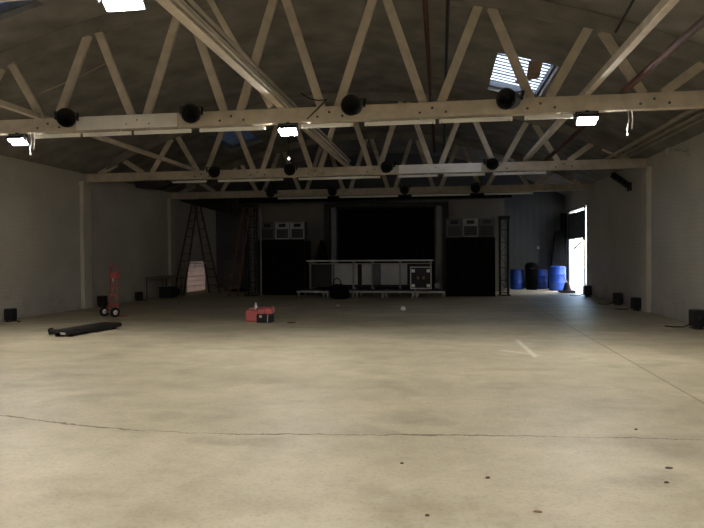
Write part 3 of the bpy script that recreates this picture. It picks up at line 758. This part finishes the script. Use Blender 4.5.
for sx in (-1, 1):
    MB().bar((sx*.20, 0, .34), (sx*.17, .15, .125), .02, .03).build('axle_bracket', M['red'], t)
    wl = MB().lathe([(.065, -.03), (.105, -.035), (.125, -.02), (.125, .02), (.105, .035), (.065, .03)], (sx*.26, .15, .125), (1, 0, 0), 22).build('wheel', M['rubber'], t)
    MB().lathe([(0, -.025), (.066, -.028), (.066, .028), (0, .025)], (sx*.26, .15, .125), (1, 0, 0), 18).build('hub', M['white'], wl, 'white wheel hub')

# long flat black ramp-like dolly on the floor
p, q = Vector((-7.43, 10.95, 0)), Vector((-7.15, 12.55, 0))
t = thing('flat_dolly', 'long flat black dolly with a short side arm lying on the floor', 'dolly', ((p+q)/2), 0)
yaw = math.atan2(q.y-p.y, q.x-p.x); t.rotation_euler = (0, 0, yaw)
MB().b2((-.78, -.23, .06), (.78, .23, .125), .02).build('deck', M['blackp'], t)
rm = MB()
for sy in (-1, 1): rm.b2((-.79, sy*.215-.02, .04), (.79, sy*.215+.02, .112), .006)
rm.build('side_rail', M['black'], t)
for sx in (-.62, .62):
    for sy in (-1, 1): MB().lathe([(0, -.025), (.042, -.025), (.042, .025), (0, .025)], (sx, sy*.17, .042), (0, 1, 0), 12).build('caster', M['rubber'], t)
MB().bar((-.45, .20, .075), (-.36, .56, .06), .10, .05).build('side_arm', M['black'], t)
MB().lathe([(0, -.03), (.055, -.03), (.055, .03), (0, .03)], (-.35, .60, .056), (1, .2, 0), 12).build('arm_wheel', M['rubber'], t)
MB().box((-.785, -.12, .075), (.02, .12, .04), None, .006).build('reflector', M['ltgrey'], t, 'pale reflector')

# red tool boxes
t = thing('fuel_can', 'coral red plastic can on the floor, left of the black case', 'can', (-4.42, 13.98, 0), .1)
MB().b2((-.16, -.13, 0), (.16, .13, .27), .045).build('body', M['coral'], t)
MB().tube([(-.1, 0, .26), (-.08, 0, .315), (.04, 0, .315), (.06, 0, .26)], .016, 8).build('handle', M['coral'], t)
MB().lathe([(.035, 0), (.035, .04), (.03, .05), (0, .05)], (.115, 0, .262), n=14).build('cap', M['black'], t)
t = thing('white_bottle', 'small white bottle standing just behind the coral red can', 'bottle', (-4.42, 14.22, 0), 0)
MB().lathe([(0, 0), (.045, 0), (.05, .02), (.05, .30), (.042, .34), (.02, .37), (.02, .39)], n=16).build('bottle_body', M['white'], t)
MB().lathe([(.024, .385), (.024, .425), (0, .43)], n=12).build('bottle_cap', M['white'], t)
t = thing('tool_case', 'black tool case with a red lid open beside the coral can', 'tool case', (-4.07, 13.82, 0), -.08)
MB().b2((-.17, -.15, 0), (.17, .13, .20), .02).build('tray', M['blackp'], t)
MB().box((0, .06, .275), (.34, .22, .13), Matrix.Rotation(.25, 3, 'X'), .02).build('lid', M['coral'], t)
MB().b2((-.12, -.10, .20), (.02, .0, .31), .02).build('drill_motor', M['coral'], t)
MB().tube([(-.14, .05, .31), (-.1, .05, .37), (.1, .05, .37), (.14, .05, .31)], .012, 8).build('handle', M['black'], t)
MB().box((-.06, -.153, .15), (.06, .006, .05), None, .001).build('sticker', M['label'], t, 'yellowish sticker')
MB().tube([(.11, -.16, .02), (.12, -.165, .2)], .01, 8).build('side_strap', M['ltgrey'], t)
tag(blob((-3.43, 13.72, 0), (.22, .10, .025), 21).build('flat_rag', M['leaf']), 'flat dark rag on the floor right of the tool case', 'litter')

# ------------------------------------------------------------------ right far corner
def barrel(loc, label, s=1.0, lid=True):
    t = thing('plastic_barrel', label, 'barrel', loc, random.uniform(0, 6), 'blue barrels in the far right corner'); t.scale = (s, s, s)
    MB().lathe([(0, 0), (.255, 0), (.275, .02), (.285, .10), (.293, .28), (.302, .295), (.293, .31), (.295, .58), (.303, .595), (.293, .61), (.285, .80), (.27, .855), (.265, .88), (.255, .885), (.25, .86), (0, .86)], n=32).build('drum', M['blue'], t)
    for a in (0, PI): MB().lathe([(0, .03), (.03, .028), (.03, 0)], (.16*math.cos(a), .16*math.sin(a), .86), n=12).build('bung', M['blackp'], t)
    MB().lathe([(.292, -.008), (.308, -.008), (.308, .008), (.292, .008)], (0, 0, .83), n=32).build('ring', M['blue'], t)
barrel((3.22, 27.0, 0), 'blue plastic barrel at the left of the far right corner', .97)
barrel((4.3, 27.45, 0), 'dim blue barrel between the other two, shaded by the black tarp', .95)
barrel((4.76, 26.2, 0), 'largest blue barrel standing nearest the open door', 1.13)
t = thing('black_tarp', 'tall black tarp bundle leaning in the corner behind the nearest barrel', 'tarp', (4.97, 26.95, 0), 0)
MB().add([(-.28, -.15, 0), (.28, -.15, 0), (.28, .15, 0), (-.28, .15, 0), (-.33, -.16, 1.0), (.30, -.16, 1.0), (.30, .15, 1.0), (-.33, .15, 1.0), (-.15, -.05, 2.5), (.10, -.05, 2.55), (.10, .15, 2.55), (-.15, .15, 2.5)],
         [[0, 1, 5, 4], [1, 2, 6, 5], [2, 3, 7, 6], [3, 0, 4, 7], [4, 5, 9, 8], [5, 6, 10, 9], [6, 7, 11, 10], [7, 4, 8, 11], [8, 9, 10, 11], [0, 3, 2, 1]]).build('bundle', M['blackc'], t)
MB().tube([(-.32, -.17, 1.2), (0, -.17, 1.25), (.27, -.16, 1.2)], .015, 8).build('tie_rope', M['blackc'], t)
tag(drape(5.08, 5.37, 3.25, 3.25, .02, .02, 27.3, .05, .14).build('strip_curtain', M['blackc']), 'black curtain hanging at the far jamb of the loading door', 'curtain')
t = thing('rubber_base', 'squat black rubber base by the open door', 'rubber base', (4.85, 24.75, 0))
MB().b2((-.28, -.25, 0), (.28, .25, .09), .03).build('base', M['rubber'], t)
MB().lathe([(.17, .09), (.12, .22), (.09, .38), (.06, .40), (0, .40)], n=16).build('stump', M['rubber'], t)
MB().tube([(.0, 0, .38), (-.06, 0, .52), (-.12, -.02, .66)], .025, 8).build('strap', M['ltgrey'], t)
t = thing('black_bin', 'black bin behind the middle barrel in the far right corner', 'bin', (3.80, 26.75, 0))
MB().lathe([(0, 0), (.22, 0), (.26, .95), (.28, .96), (.28, 1.0), (.2, 1.12), (0, 1.16)], n=20).build('bin_body', M['blackc'], t)
MB().box((0, -.27, .9), (.2, .03, .05), None, .01).build('bin_handle', M['blackp'], t)
t = thing('wall_switch', 'small pale switch box on the far right end wall', 'switch', (4.25, YB-.02, 1.78))
MB().b2((-.05, -.03, -.06), (.05, .02, .06), .006).build('box', M['ltgrey'], t)
MB().b2((-.01, -.045, -.02), (.01, -.03, .02)).build('toggle', M['ltgrey'], t)

# ------------------------------------------------------------------ litter on the floor in front
for i, (x, y, sx, sy, m, l) in enumerate(((-.30, 4.61, .05, .035, 'leaf', 'small dark leaf near the bottom, left of the other scraps'), (.32, 4.39, .06, .05, 'leaf', 'round dark scrap on the floor below the crack, middle of the foreground'),
        (-.09, 3.71, .05, .03, 'leaf', 'small dark scrap closest to the viewer, left of the twig'), (.58, 3.85, .09, .035, 'wood', 'brown twig-like scrap lowest on the floor'), (1.65, 4.75, .10, .02, 'leaf', 'thin dark twig on the floor at lower right'),
        (1.53, 4.45, .06, .03, 'leaf', 'dark scrap on the floor below the thin twig'), (1.72, 5.75, .05, .04, 'leaf', 'tiny dark scrap just beyond the crack at right'), (1.08, 5.05, .03, .03, 'white', 'tiny white paper fleck on the floor left of the thin twig'), (2.15, 4.6, .03, .025, 'white', 'tiny white paper fleck at the far lower right'))):
    tag(blob((x, y, 0), (sx*.55, sy*.55, .012), 30+i, 10, 6, amp=.25).build('floor_scrap', M[m]), l, 'litter', 'scraps on the floor')

# ------------------------------------------------------------------ daylight and camera
w = bpy.data.worlds.new('sky'); S.world = w; w.use_nodes = True
nt = w.node_tree; N = nt.nodes; L = nt.links; N.clear()
o = N.new('ShaderNodeOutputWorld'); bg = N.new('ShaderNodeBackground')
sk = N.new('ShaderNodeTexSky'); sk.sky_type = 'NISHITA'; sk.sun_disc = False; sk.sun_elevation = math.radians(50); sk.sun_rotation = math.radians(120)
bg.inputs['Strength'].default_value = 2.9
L.new(sk.outputs[0], bg.inputs['Color']); L.new(bg.outputs[0], o.inputs[0])
sun = bpy.data.lights.new('sun', 'SUN'); sun.energy = 16; sun.angle = .01; sun.color = (1, .95, .86)
so = bpy.data.objects.new('sun', sun); COL.objects.link(so)
so.rotation_euler = Vector((.62, .3, -1.1)).to_track_quat('-Z', 'Y').to_euler()

cam = bpy.data.cameras.new('camera'); co = bpy.data.objects.new('camera', cam); COL.objects.link(co)
cam.sensor_width = 36; cam.lens = 611/704*36; cam.clip_end = 200
co.location = (0, 0, 1.6)
co.rotation_euler = (Matrix.Rotation(.1447, 3, 'Z') @ Matrix.Rotation(PI/2-.0177, 3, 'X') @ Matrix.Rotation(-.0074, 3, 'Z')).to_euler()
S.camera = co
S.view_settings.view_transform = 'Standard'; S.view_settings.look = 'None'
S.view_settings.gamma = 1; S.view_settings.exposure = 0; S.view_settings.use_curve_mapping = False
